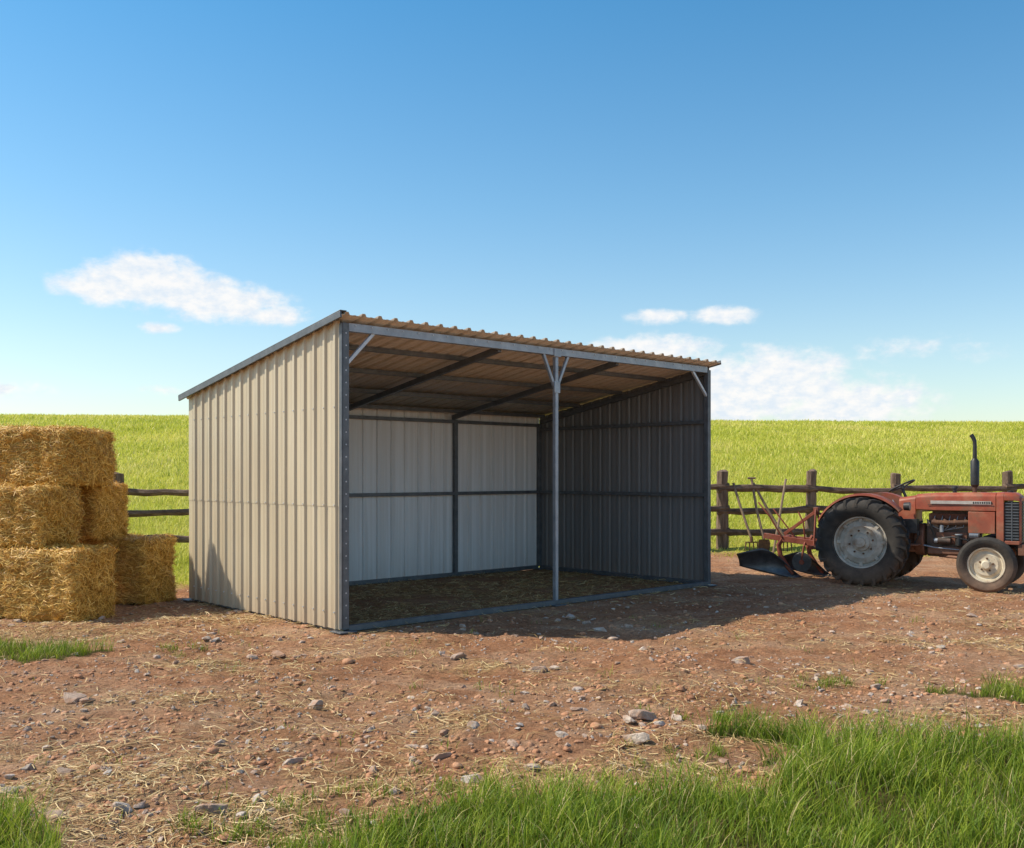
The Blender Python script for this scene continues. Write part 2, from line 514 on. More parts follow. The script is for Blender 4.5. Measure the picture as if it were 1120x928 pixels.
# ------------------------------------------------------------------ rocks
def ico(sub):
    bm = bmesh.new(); bmesh.ops.create_icosphere(bm, subdivisions=sub, radius=1)
    V = np.array([v.co[:] for v in bm.verts]); F = np.array([[v.index for v in f.verts] for f in bm.faces]); bm.free()
    return V, F
def rock_template(sub, seed, cuts=14):
    r = np.random.default_rng(seed)
    V, F = ico(sub); V = V.copy()
    for k in range(cuts):
        d = r.normal(0, 1, 3); d /= np.linalg.norm(d); lim = r.uniform(.4, .78)
        t = V @ d; over = np.maximum(t - lim, 0)
        V -= d * over[:, None] * .96
    V *= 1 + .22 * (fbm(V[:, 0] * 4 + V[:, 2] * 3, V[:, 1] * 4 + 7, seed, 2) - .5)[:, None]
    V *= np.array([1.25, r.uniform(.7, 1.05), r.uniform(.5, .8)])
    return V, F
def scatter(name, temps, P, S, mat, sink=.25, smooth=True, sharp=22):
    VV = []; FF = []; R = []; off = 0
    for i in range(len(P)):
        V, F = temps[rng.integers(len(temps))]
        a = rng.uniform(0, 6.28); ca, sa_ = math.cos(a), math.sin(a)
        tl = rng.normal(0, .3)
        M = np.array([[ca, -sa_, 0], [sa_, ca, 0], [0, 0, 1]]) @ np.array([[1, 0, 0], [0, math.cos(tl), -math.sin(tl)], [0, math.sin(tl), math.cos(tl)]])
        W = (V * S[i]) @ M.T + P[i] + np.array([0, 0, S[i] * (.5 - sink) * .6])
        VV.append(W); FF.append(F + off); off += len(V); R.append(np.full(len(V), rng.uniform(0, 1)))
    o = fast_mesh(name, np.concatenate(VV), [np.concatenate(FF)], mat, {'rnd': np.concatenate(R)}, smooth)
    o.data.set_sharp_from_angle(angle=math.radians(sharp))
    return o
m, nt, b = newmat('field_stone')
v = objvec(nt)
c = ramp(nt, attr(nt, 'rnd'), [(0, (.46, .30, .21)), (.35, (.50, .43, .37)), (.7, (.60, .55, .50)), (1, (.70, .57, .45))])
c = mixc(nt, 1.0, c, ramp(nt, noise_node(nt, v, 22, 6, .75), [(.3, (.55, .52, .5)), (.7, (1.25, 1.22, 1.18))]), 'MULTIPLY')
c = mixc(nt, ramp(nt, noise_node(nt, v, 9, 4, .6), [(.42, (0, 0, 0)), (.62, (.75, .75, .75))]), c, (.44, .23, .13))
nt.links.new(c, b.inputs['Base Color']); b.inputs['Roughness'].default_value = .88
nt.links.new(bump(nt, noise_node(nt, v, 60, 5, .7), .8, .014), b.inputs['Normal'])
rock_m = m
temps = [rock_template(3, s) for s in range(12)]
R0 = [(-3.05, 6.88, .13), (-2.93, 6.8, .07), (-1.36, 6.84, .1), (-.58, 8.62, .07), (-.45, 8.55, .09), (-.62, 8.7, .05), (.2, 8.15, .1), (.35, 8.2, .06), (.88, 10.1, .08), (1.0, 9.7, .07),
      (.85, 6.4, .09), (.95, 6.3, .08), (.75, 6.28, .07), (1.08, 6.42, .06), (.82, 6.2, .05), (1.96, 8.42, .1), (.73, 5.8, .08), (-.43, 6.15, .06), (-.25, 6.2, .06), (-.2, 5.15, .07), (-1.22, 5.53, .07),
      (-.78, 4.62, .06), (-1.4, 4.6, .09), (-1.85, 4.65, .06), (2.7, 7.35, .06), (2.6, 6.9, .05), (1.65, 6.95, .05), (-.56, 5.6, .05), (-.4, 5.6, .06), (-2.05, 8.7, .08), (-2.25, 8.6, .06), (-1.9, 8.75, .05), (2.15, 7.95, .05),
      (2.05, 7.9, .04), (-3.2, 11.2, .08), (-3.15, 11.35, .06), (.65, 10.95, .09), (.8, 10.7, .07), (.5, 10.8, .06), (1.2, 10.3, .06), (-2.6, 5.3, .05), (-2.35, 5.2, .06), (-1.5, 7.3, .04), (.3, 6.0, .05), (.5, 7.3, .06),
      (-2.9, 9.4, .06), (3.9, 9.0, .05), (4.4, 8.2, .06), (5.2, 11.2, .07), (3.2, 9.9, .05), (-2.5, 4.9, .07), (-1.1, 4.75, .05), (.1, 5.3, .06), (-2.1, 4.5, .07)]
R0 = np.array(R0); R0[:, 2] *= .92
extra = []
for i in range(300):
    y = rng.uniform(4.4, 14); x = rng.uniform(-.53, .56) * y
    if shed_mask(np.array([x]), np.array([y]), .3)[0] > .01: continue
    extra.append((x, y, rng.uniform(.018, .045)))
R0 = np.concatenate([R0, np.array(extra)])
scatter('rocks', temps, np.column_stack([R0[:, 0], R0[:, 1], gh(R0[:, 0], R0[:, 1])]), R0[:, 2] * rng.uniform(.85, 1.1, len(R0)), rock_m, .3)
temps2 = [rock_template(1, 50 + s) for s in range(6)]
n = 11000
py = 4.1 * (15 / 4.1) ** rng.uniform(0, 1, n); px = rng.uniform(-.54, .56, n) * py
cl = fbm(px * 1.3, py * 1.3, 81, 3)
ok = (shed_mask(px, py, .1) < .3) & (rng.uniform(0, 1, n) < sstep(.35, .6, cl) + .15) & (grass_mask(px, py) < .5)
px = px[ok]; py = py[ok]
scatter('pebbles', temps2, np.column_stack([px, py, gh(px, py)]), rng.uniform(.004, .011, len(px)) * (1 + rng.exponential(.55, len(px))), rock_m)
clod_m = pmat('dry_earth_clods', [(.3, (.30, .13, .065)), (.5, (.47, .23, .12)), (.7, (.60, .36, .22))], 6, .95, 0, .8, .01, 60)
temps3 = [rock_template(2, 80 + s, 5) for s in range(6)]
n = 9500
py = 4.1 * (13 / 4.1) ** rng.uniform(0, 1, n); px = rng.uniform(-.54, .56, n) * py
cl = fbm(px * 2.1 + 4, py * 2.1, 83, 3)
ok = (shed_mask(px, py, .1) < .3) & (rng.uniform(0, 1, n) < sstep(.42, .62, cl) + .1) & (grass_mask(px, py) < .5)
px = px[ok]; py = py[ok]
scatter('dirt_clods', temps3, np.column_stack([px, py, gh(px, py)]), rng.uniform(.006, .017, len(px)) * (1 + rng.exponential(.4, len(px))), clod_m, .45, True, 60)

# ------------------------------------------------------------------ shed
def sheet_metal(name, stops, rough=.42, dust=.5):
    m, nt, b = newmat(name)
    v = objvec(nt, (1, 1, .25))
    c = ramp(nt, noise_node(nt, v, 1.7, 5, .6), stops)
    tc = N(nt, 'ShaderNodeTexCoord'); sp = N(nt, 'ShaderNodeSeparateXYZ'); nt.links.new(tc.outputs['Object'], sp.inputs[0])
    mr = N(nt, 'ShaderNodeMapRange'); mr.inputs[1].default_value = .75; mr.inputs[2].default_value = 0
    nt.links.new(sp.outputs['Z'], mr.inputs[0])
    dn = noise_node(nt, v, 5, 6, .75)
    f = math_n(nt, 'MULTIPLY', math_n(nt, 'POWER', mr.outputs[0], 2.0), math_n(nt, 'MULTIPLY', dn, dust * 1.6), True)
    c = mixc(nt, f, c, (.36, .22, .14))
    st = ramp(nt, noise_node(nt, objvec(nt, (14, 14, .35)), 1.0, 4, .6), [(.42, (.86, .84, .81)), (.6, (1, 1, 1))])
    c = mixc(nt, .7, c, st, 'MULTIPLY')
    nt.links.new(c, b.inputs['Base Color'])
    b.inputs['Roughness'].default_value = rough
    nt.links.new(bump(nt, noise_node(nt, objvec(nt, (1, 1, .6)), 2.2, 3, .5), .25, .02), b.inputs['Normal'])
    return m
tan = sheet_metal('tan_painted_steel', [(.3, (.56, .475, .335)), (.7, (.65, .565, .41))])
tan_roof = sheet_metal('tan_roof_steel', [(.3, (.60, .46, .33)), (.7, (.70, .56, .41))], .5, 0)
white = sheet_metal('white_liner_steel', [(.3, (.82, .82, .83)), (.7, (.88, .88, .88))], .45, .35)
dark = sheet_metal('shaded_liner_steel', [(.3, (.185, .185, .19)), (.7, (.225, .225, .23))], .42, .4)  # dark grey: shade inside the shed put into the side wall liner colour
galv = pmat('galvanised_steel', [(.3, (.27, .30, .34)), (.7, (.42, .45, .49))], 9, .45, .35, .08, .003, 60)
steel_dk = pmat('dark_steel', [(.3, (.10, .11, .12)), (.7, (.17, .18, .195))], 9, .5, .3, .08, .003, 60)

shed = empty('metal_shed', (SA[0], SA[1], 0), math.atan2(E1[1], E1[0]))
ZR = lambda v: 3.16 - .17 * v

def corr(width, pitch=.2, depth=.022, minor=.004):
    out = [(0, 0)]; u = .04
    while u < width - .08:
        out += [(u, 0), (u + .016, depth), (u + .05, depth), (u + .066, 0), (u + .105, 0), (u + .115, minor), (u + .135, minor), (u + .145, 0)]
        u += pitch
    out = [o for o in out if o[0] < width] + [(width, 0)]
    return out
def wall_sheet(name, prof, pt, z0, z1, mats):
    mb = MB()
    vs = []; fs = []
    for i, (s_, d) in enumerate(prof):
        a = pt(s_, d); zt = z1(s_) if callable(z1) else z1
        vs += [(a[0], a[1], z0), (a[0], a[1], zt)]
    for i in range(len(prof) - 1):
        fs.append((2 * i, 2 * i + 2, 2 * i + 3, 2 * i + 1))
    mb.add(vs, fs, 0)
    return mb.build(name, mats, shed, recalc=False)
pr = corr(SDp + .02)
wall_sheet('left_wall_lower_panels', pr, lambda s_, d: (-.045 - d, s_), .03, 1.30, [tan])
wall_sheet('left_wall_upper_panels', pr, lambda s_, d: (-.0485 - d, s_), 1.27, lambda s_: ZR(s_) + .0, [tan])
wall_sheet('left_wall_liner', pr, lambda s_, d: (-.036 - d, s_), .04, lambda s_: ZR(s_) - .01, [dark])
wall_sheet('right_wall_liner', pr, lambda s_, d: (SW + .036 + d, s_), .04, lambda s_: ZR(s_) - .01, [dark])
wall_sheet('right_wall_panels', pr, lambda s_, d: (SW + .045 + d, s_), .03, lambda s_: ZR(s_), [tan])
prb = corr(SW + .04, .25, .02)
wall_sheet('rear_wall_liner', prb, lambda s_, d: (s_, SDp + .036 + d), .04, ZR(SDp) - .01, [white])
wall_sheet('rear_wall_panels', prb, lambda s_, d: (s_, SDp + .045 + d), .03, ZR(SDp), [tan])
mb = MB(); pr = corr(SW + .26, .2, .03); vs = []; fs = []
v0, v1 = -.13, SDp + .14
for s_, d in pr:
    for vv in (v0, v1):
        vs.append((s_ - .12, vv, ZR(vv) + .012 + d))
for i in range(len(pr) - 1): fs.append((2 * i, 2 * i + 1, 2 * i + 3, 2 * i + 2))
mb.add(vs, fs, 0)
ro = mb.build('roof', [tan_roof], shed, recalc=False)
so = ro.modifiers.new('sol', 'SOLIDIFY'); so.thickness = .006; so.offset = 1
mb = MB()
for uu in (-.125,):
    mb.beam((uu, v0 - .005, ZR(v0) + .01), (uu, v1, ZR(v1) + .01), .02, .065)
    mb.beam((uu + .03, v0 - .005, ZR(v0) + .048), (uu + .03, v1, ZR(v1) + .048), .08, .01)
mb.beam((SW + .145, v0, ZR(v0) + .02), (SW + .145, v1, ZR(v1) + .02), .012, .06)
mb.build('roof_trim', [steel_dk], shed, .003)
mb = MB(); T = .06
mb.box((.0, .0, 1.58), (.075, .075, 3.1), 1)
mb.box((-.052, -.022, 1.58), (.012, .05, 3.08), 1)
mb.box((SW, 0, 1.56), (.07, .07, 3.06), 1)
mb.box((3.04, 0, 1.54), (.05, .05, 2.98), 0)
mb.beam((.04, 0, ZR(0) - .07), (SW - .036, 0, ZR(0) - .07), .06, .085, 0)
mb.beam((.04, 0, .035), (SW - .036, 0, .035), .07, .06, 1)
mb.beam((.0, .04, .035), (0, SDp - .04, .035), .06, .06, 1)
mb.beam((SW, .04, .035), (SW, SDp - .04, .035), .06, .06, 1)
mb.beam((.04, SDp, .035), (SW - .04, SDp, .035), .06, .06, 1)
for uu in (0, 2.2, 4.3, SW):
    mb.box((uu, SDp, 1.25), (.062, .062, 2.4), 1)
for zz in (1.3, 2.42):
    mb.beam((.04, SDp - .005, zz), (2.165, SDp - .005, zz), .05, .05, 1)
    mb.beam((2.235, SDp - .005, zz), (4.265, SDp - .005, zz), .05, .05, 1)
    mb.beam((4.335, SDp - .005, zz), (SW - .04, SDp - .005, zz), .05, .05, 1)
for zz in (1.3, 2.35):
    for uu in (0, SW):
        mb.beam((uu, .04, zz), (uu, SDp - .04, zz), .05, .05, 1)
for uu in (0, 2.15, 4.22, SW):
    mb.beam((uu, .035, ZR(.035) - .1), (uu, SDp - .035, ZR(SDp - .035) - .1), .055, .07, 1)
for vv in (.75, 1.6, 2.5, 3.3):
    mb.beam((.03, vv, ZR(vv) - .03), (SW - .03, vv, ZR(vv) - .03), .05, .05, 1)
mb.beam((.03, 0, 2.72), (.36, 0, 3.06), .035, .035, 2)
mb.beam((SW - .03, 0, 2.72), (SW - .36, 0, 3.06), .035, .035, 2)
mb.beam((3.04, -.0, 2.62), (2.83, 0, 3.05), .035, .035, 0)
mb.beam((3.04, -.0, 2.62), (3.25, 0, 3.05), .035, .035, 0)
mb.box((3.04, -.03, 2.66), (.1, .006, .14), 0)
mb.box((3.04, -.037, 3.08), (.12, .006, .1), 0)
for uu, vv in ((0, 0), (3.04, 0), (SW, 0), (0, SDp), (SW, SDp)):
    mb.box((uu - .02, vv - .02, .012), (.2, .2, .014), 1)
lg = pmat('light_galvanised', [(.3, (.5, .53, .56)), (.7, (.66, .68, .7))], 9, .45, .2, .05, .003, 60)
mb.build('steel_frame', [galv, steel_dk, lg], shed, .004)
mb = MB()
for z_ in (.2, 1.285, 2.28):
    s_ = .105 - .033
    while s_ < SDp - .05:
        if z_ < ZR(s_) - .05:
            mb.cyl((-.06, s_, z_), (-.078, s_, z_), .009, .007, 6)
        s_ += .2
for k in range(24):
    z_ = .15 + k * .125
    mb.cyl((-.0, -.0365, z_), (-.0, -.0405, z_), .008, .008, 8, 0)
for k in range(30):
    mb.cyl((.12 + k * .2, -.032, ZR(0) - .05), (.12 + k * .2, -.037, ZR(0) - .05), .008, .008, 6)
mb.build('fixing_screws', [lg, steel_dk], shed)

# ------------------------------------------------------------------ hay bales
bale_m, nt, b = newmat('packed_straw')
v1_ = objvec(nt, (2.5, 22, 22)); v2_ = objvec(nt, (20, 3, 24))
f1 = noise_node(nt, v1_, 3.2, 6, .75); f2 = noise_node(nt, v2_, 3.0, 6, .75)
ff = math_n(nt, 'ADD', math_n(nt, 'MULTIPLY', f1, .6), math_n(nt, 'MULTIPLY', f2, .4))
c = ramp(nt, ff, [(.36, (.20, .08, .014)), (.5, (.64, .34, .055)), (.64, (.88, .55, .12))])
nt.links.new(c, b.inputs['Base Color']); b.inputs['Roughness'].default_value = .7
nt.links.new(bump(nt, ff, 1.0, .05), b.inputs['Normal'])
sm2 = straw_mat('bale_straw', [(0, (.32, .14, .02)), (.45, (.76, .43, .07)), (1, (.98, .68, .19))])
def bale(cx, cy, z0, L, W, H, rot, seed):
    r = np.random.default_rng(seed)
    e = empty('hay_bale', (cx, cy, z0), math.radians(-rot))
    bm = bmesh.new(); bmesh.ops.create_cube(bm, size=1)
    bmesh.ops.subdivide_edges(bm, edges=bm.edges[:], cuts=26, use_grid_fill=True)
    V = np.array([v.co[:] for v in bm.verts]); F = np.array([[v.index for v in f.verts] for f in bm.faces if len(f.verts) == 4]); bm.free()
    Q = V * 2
    dims = np.array([L, W, H]) / 2
    Pn = Q * dims; rad = .06
    core = np.clip(Pn, -(dims - rad), dims - rad); d = Pn - core; ln = np.linalg.norm(d, axis=1)[:, None]
    Pn = np.where(ln > 1e-6, core + d / np.maximum(ln, 1e-6) * rad, Pn)
    Nn = np.where(ln > 1e-6, d / np.maximum(ln, 1e-6), 0)
    q1 = fbm(Pn[:, 0] * 4 + Pn[:, 2] * 2 + seed, Pn[:, 1] * 4 + Pn[:, 2] * 5, seed, 3) - .5
    q2 = fbm(Pn[:, 0] * 17 + Pn[:, 2] * 9, Pn[:, 1] * 17 + Pn[:, 2] * 19, seed + 5, 2) - .5
    disp = q1 * .09 + q2 * .05
    for tx in (-.28, .28):
        disp -= .022 * np.exp(-((Pn[:, 0] - tx * L / 1.2) / .03) ** 2)
    Pn = Pn + Nn * disp[:, None]
    Pn[:, 2] += H / 2
    Pn[:, 2] = np.maximum(Pn[:, 2], .002)
    o = fast_mesh('bale_body', Pn, [F], bale_m, None, True, e)
    n = 12000
    T_ = F[r.integers(0, len(F), n)]
    uu = r.uniform(0, 1, (n, 1)); vv = r.uniform(0, 1, (n, 1))
    A_, B_, C_, D_ = (Pn[T_[:, i]] for i in range(4))
    pt = (A_ * (1 - uu) + B_ * uu) * (1 - vv) + (D_ * (1 - uu) + C_ * uu) * vv
    nr = np.cross(B_ - A_, D_ - A_); nr /= np.maximum(np.linalg.norm(nr, axis=1)[:, None], 1e-9)
    cen = pt - np.array([0, 0, H / 2]); sg = np.sign((nr * cen).sum(1)); nr *= sg[:, None]
    ok = nr[:, 2] > -.5
    pt = pt[ok]; nr = nr[ok]; n = len(pt)
    V, F2 = strands(pt + nr * .01, r.uniform(.03, .15, n), r.uniform(.003, .0065, n), N3=nr, along=np.array([[1, 0, .1]]))
    fast_mesh('loose_straw', V, [F2], sm2, {'rnd': np.repeat(r.uniform(0, 1, n), 6)}, False, e)
    return e
bale(-5.24, 11.14, -.02, 1.4, .62, .80, 20, 1)
bale(-5.10, 12.58, -.02, 1.5, .60, .82, 19, 2)
bale(-5.78, 11.40, .78, 1.4, .66, .67, 17, 3)
bale(-5.50, 12.46, .80, 1.1, .60, .66, 18, 4)
bale(-5.60, 11.84, 1.455, 1.25, .95, .67, 14, 5)

# ------------------------------------------------------------------ fence
wood = pmat('weathered_wood', [(.3, (.06, .035, .022)), (.5, (.15, .09, .06)), (.72, (.28, .19, .13))], 3, .85, 0, .8, .02, 16, (1.2, 6, 6))
woodv = pmat('weathered_post_wood', [(.3, (.075, .045, .03)), (.5, (.18, .115, .08)), (.72, (.30, .21, .15))], 3, .85, 0, .8, .02, 16, (7, 7, .8))
fence = empty('wooden_fence')
fy = lambda x: 18 + .175 * (x + 7.16)
posts = [-15.2, -13.1, -11.0, -9.1, -7.16, -4.9, -2.6, -.3, 2.0, 4.26, 6.14, 8.04, 10.6, 12.8, 15.0, 17.2]
mb = MB()
for x in posts:
    y = fy(x); g = float(gh(np.array([x]), np.array([y]))[0]); r0 = random.uniform(.105, .125)
    k = 9; pts = []; rs = []
    lx = random.uniform(-.04, .04)
    top = 1.66 + random.uniform(-.06, .03) - g
    for i in range(k):
        t = i / (k - 1)
        pts.append((x + lx * t + random.uniform(-.008, .008), y + random.uniform(-.008, .008), g - .1 + (top + .1) * t)); rs.append(r0 * (1.08 - .14 * t) * random.uniform(.95, 1.05))
    pts.append((x + lx, y, g + top + .02)); rs.append(r0 * .7)
    mb.path(pts, rs, 9, 0)
mb.build('posts', [woodv], fence)
mb = MB()
for a, b_ in zip(posts[:-1], posts[1:]):
    for z_ in (.42, .88, 1.31):
        k = 9; pts = []; rs = []
        za = z_ + random.uniform(-.05, .05); zb = z_ + random.uniform(-.05, .05); off = random.choice([-.06, -.09]); r0 = random.uniform(.055, .075)
        sag = random.uniform(-.02, .05)
        for i in range(k):
            t = i / (k - 1); x = a - .12 + (b_ - a + .24) * t
            pts.append((x, fy(x) + off + random.uniform(-.012, .012), za + (zb - za) * t - sag * 4 * t * (1 - t) + random.uniform(-.012, .012))); rs.append(r0 * random.uniform(.82, 1.14))
        mb.path(pts, rs, 7, 0)
mb.build('rails', [wood], fence)

# ------------------------------------------------------------------ hand tools
hw = pmat('tool_handle_wood', [(.3, (.16, .10, .06)), (.7, (.32, .22, .14))], 5, .6, 0, .2, .005, 30)
rust = pmat('rusty_iron', [(.3, (.07, .04, .03)), (.55, (.16, .085, .05)), (.75, (.26, .12, .06))], 14, .8, .3, .4, .006, 50)
def fork(x, y, z, tx, name='pitchfork'):
    e = empty(name, (x, y, z)); mb = MB()
    top = Vector((tx, .35, 1.42))
    mb.path([Vector((0, 0, .32)), top * .6 + Vector((0, 0, .1)), top], .026, 8, 0)
    mb.path([(0, 0, .36), (0, -.01, .26)], .032, 8, 1)
    mb.path([(-.12, -.015, .25), (.12, -.015, .25)], .014, 6, 1)
    for i in (-1.5, -.5, .5, 1.5):
        mb.path([(i * .075, -.01, .25), (i * .08, -.03, .13), (i * .075, -.02, .0)], [.013, .012, .006], 6, 1)
    mb.build('fork', [hw, rust], e)
def shovel(x, y, z, tx):
    e = empty('shovel', (x, y, z)); mb = MB()
    top = Vector((tx, .35, 1.5))
    mb.path([(0, 0, .3), top * .6, top], .026, 8, 0)
    mb.path([top + Vector((-.08, 0, .02)), top + Vector((.08, 0, .02))], .02, 8, 0)
    rings = []
    for t, w_ in ((0, .03), (.06, .09), (.16, .12), (.24, .12), (.3, .10)):
        rings.append([(-w_, -.02, t), (0, .015, t), (w_, -.02, t), (w_, -.026, t), (0, .008, t), (-w_, -.026, t)])
    mb.loft(rings, 1)
    mb.build('blade_and_handle', [hw, rust], e)
fork(4.75, 19.62, .0, -.28)
shovel(5.02, 19.7, .0, -.16)
fork(5.45, 19.72, .0, -.55)
def hoe(x, y, z, tx):
    e = empty('garden_hoe', (x, y, z)); mb = MB()
    mb.path([(0, 0, .02), (tx * .5, .17, .75), (tx, .35, 1.5)], .024, 8, 0)
    mb.box((0, -.07, .03), (.18, .12, .01), 1)
    mb.build('hoe', [hw, rust], e)
hoe(5.15, 19.5, .0, .35)

# ------------------------------------------------------------------ tractor
DUST = (.34, .20, .125)
red = pmat('faded_red_paint', [(.3, (.17, .030, .016)), (.5, (.31, .058, .027)), (.72, (.38, .13, .07))], 5, .58, 0, .18, .004, 40, dirt=((.17, .085, .05), .47, .68, 4), dust=(DUST, .5, 1.4, .35))
red_hood = pmat('hood_red_paint', [(.3, (.24, .040, .020)), (.5, (.38, .075, .034)), (.72, (.44, .18, .10))], 4, .52, 0, .12, .004, 30, dirt=((.21, .10, .055), .50, .70, 6), dust=(DUST, .6, 1.4, .35))
rubber = pmat('dusty_rubber', [(.3, (.022, .021, .02)), (.6, (.05, .044, .038)), (.8, (.15, .105, .075))], 7, .85, 0, .3, .004, 60, dust=(DUST, .0, .5, .5))
rimm = pmat('dusty_rim_paint', [(.3, (.36, .32, .26)), (.6, (.54, .50, .43)), (.8, (.62, .59, .52))], 7, .6, 0, .15, .004, 40, dirt=((.28, .17, .10), .5, .74, 6))
cream = pmat('cream_rim_paint', [(.3, (.56, .47, .33)), (.7, (.76, .69, .54))], 7, .55, 0, .15, .004, 40, dirt=((.3, .16, .09), .55, .78, 9))
eng = pmat('oily_cast_iron', [(.3, (.035, .028, .024)), (.55, (.10, .07, .055)), (.75, (.22, .12, .08))], 9, .6, .3, .4, .006, 40)
blk = pmat('black_paint', [(.3, (.015, .015, .016)), (.7, (.045, .043, .042))], 9, .5, 0, .1, .003, 40)
whitep = pmat('white_decal', [(.3, (.40, .36, .32)), (.7, (.62, .58, .53))], 9, .5, 0, 0)
brown = pmat('dusty_red_castings', [(.3, (.11, .036, .02)), (.55, (.19, .07, .04)), (.75, (.28, .17, .11))], 8, .7, 0, .3, .005, 50, dust=(DUST, .3, 1.0, .45))

TR = empty('tractor', (5.36, 14.7, 0.0), math.radians(-34))
def wheel(name, c, R, W, rb, side, lugs, rim_mat, front=False):
    mb = MB(); h = W / 2
    cr = R - (.035 if lugs else .012)
    prof = [(rb, -h * .62), (rb + .03, -h * .80), (rb + (cr - rb) * .45, -h * 1.02), (rb + (cr - rb) * .75, -h * .98), (cr - .02, -h * .82), (cr, -h * .6)]
    if front:
        for y in (-.35, -.05, .05, .35):
            prof += [(cr, h * y - .012), (cr - .014, h * y - .006), (cr - .014, h * y + .006), (cr, h * y + .012)]
    else:
        prof += [(cr + .008, 0)]
    prof += [(cr, h * .6), (cr - .02, h * .82), (rb + (cr - rb) * .75, h * .98), (rb + (cr - rb) * .45, h * 1.02), (rb + .03, h * .80), (rb, h * .62)]
    mb.lathe(prof, c, 64, 0)
    if lugs:
        for k in range(lugs):
            for sd in (-1, 1):
                a0 = 2 * math.pi * (k + (.5 if sd > 0 else 0)) / lugs
                stn = [(0.0, 0.0, R), (.55, .10, R), (.86, .19, R - .012), (1.03, .235, R - .09)]
                dw = .021 / R
                ring = []
                for yy, da_, rr in stn:
                    a = a0 + da_
                    y = sd * yy * h
                    inner = rr - .05
                    rg = []
                    for (aa, r2) in ((a - dw * 1.25, inner), (a - dw, rr), (a + dw, rr), (a + dw * 1.25, inner)):
                        rg.append((c[0] + r2 * math.cos(aa), c[1] + y, c[2] + r2 * math.sin(aa)))
                    ring.append(rg)
                mb.loft(ring, 0, smooth=False)
    mb.build(name + '_tire', [rubber], TR)
    mb = MB(); s = side
    o = lambda y: s * y
    if not front:
        prof = [(rb + .012, o(h * .72)), (rb + .012, o(h * .60)), (rb - .02, o(h * .56)), (rb - .03, o(h * .2)), (rb - .055, o(h * .12)), (rb - .07, o(h * .28)), (rb * .62, o(h * .42)), (rb * .52, o(h * .28)), (.13, o(h * .22)), (.12, o(h * .42)), (.075, o(h * .46)), (.07, o(h * .75)), (.0, o(h * .78))]
    else:
        prof = [(rb + .01, o(h * .75)), (rb + .01, o(h * .6)), (rb - .02, o(h * .55)), (rb - .028, o(h * .1)), (rb - .05, o(-.0)), (rb * .62, o(h * .3)), (rb * .42, o(h * .2)), (.065, o(h * .25)), (.06, o(h * .85)), (.045, o(h * 1.0)), (.0, o(h * 1.02))]
    mb.lathe(prof, c, 48, 0)
    prof = [(rb + .012, o(-h * .72)), (rb - .02, o(-h * .6)), (rb - .03, o(h * .2))]
    mb.lathe(prof, c, 48, 0)
    nb = 8 if not front else 5; rr = .165 if not front else .085
    for k in range(nb):
        a = 2 * math.pi * k / nb + .2
        p = (c[0] + rr * math.cos(a), c[1] + o(h * .2), c[2] + rr * math.sin(a))
        mb.cyl(p, (p[0], c[1] + o(h * .38), p[2]), .014, .014, 6, 1)
    if not front:
        for k in range(8):
            a = 2 * math.pi * k / 8
            p = (c[0] + (rb - .06) * math.cos(a), c[1] + o(h * .1), c[2] + (rb - .06) * math.sin(a))
            mb.box((p[0], c[1] + o(h * .3), p[2]), (.06, .03, .045), 0, Matrix.Rotation(-a, 3, 'Y'))
    mb.build(name + '_rim', [rim_mat, rust], TR)
wheel('rear_wheel_near', (0, -.58, .625), .645, .34, .37, -1, 22, rimm)
wheel('rear_wheel_far', (0, .58, .625), .645, .34, .37, 1, 22, rimm)
wheel('front_wheel_near', (1.62, -.50, .375), .385, .17, .235, -1, 0, cream, True)
wheel('front_wheel_far', (1.62, .50, .375), .385, .17, .235, 1, 0, cream, True)

mb = MB()
mb.cyl((0, -.48, .625), (0, .48, .625), .10, .10, 20, 0)
mb.cyl((0, -.3, .625), (0, -.22, .625), .17, .15, 20, 0)
mb.cyl((0, .3, .625), (0, .22, .625), .17, .15, 20, 0)
mb.box((0.0, 0, .68), (.52, .44, .42), 0)
mb.box((.42, 0, .66), (.5, .32, .36), 0)
mb.cyl((.62, 0, .66), (.76, 0, .66), .22, .24, 24, 0)
mb.box((.0, 0, .93), (.42, .34, .1), 0)
mb.box((1.35, -.16, .52), (1.1, .05, .12), 0)
mb.box((1.35, .16, .52), (1.1, .05, .12), 0)
mb.box((1.08, 0, .50), (.58, .26, .14), 1)
mb.build('transmission_housing', [brown, eng], TR, .02)
mb = MB()
mb.box((1.10, 0, .74), (.62, .28, .36), 0)
mb.box((1.10, 0, .98), (.58, .22, .12), 1)
mb.box((1.10, 0, 1.05), (.5, .16, .05), 0)
for k in range(4):
    x = .9 + k * .135
    mb.path([(x, -.11, .95), (x, -.18, .95), (x + .02, -.205, .92)], .024, 8, 2)
mb.path([(.87, -.205, .92), (1.1, -.21, .915), (1.36, -.205, .93), (1.40, -.16, 1.0), (1.40, -.08, 1.12), (1.40, -.02, 1.25)], .034, 10, 2)
mb.cyl((.95, -.2, .66), (1.12, -.2, .66), .05, .05, 14, 0)
mb.cyl((.90, -.2, .66), (.95, -.2, .66), .035, .035, 12, 3)
mb.cyl((1.22, -.20, .60), (1.22, -.20, .74), .045, .045, 14, 4)
mb.cyl((1.22, -.20, .745), (1.22, -.20, .76), .05, .05, 14, 3)
mb.cyl((1.00, -.2, .78), (1.00, -.2, .88), .028, .028, 12, 3)
mb.cyl((1.36, -.19, .76), (1.48, -.19, .76), .06, .06, 16, 3)
mb.cyl((1.48, -.19, .76), (1.50, -.19, .76), .07, .07, 16, 0)
mb.cyl((1.44, 0, .82), (1.47, 0, .82), .2, .2, 20, 0)
mb.cyl((1.43, 0, .6), (1.48, 0, .6), .09, .09, 16, 0)
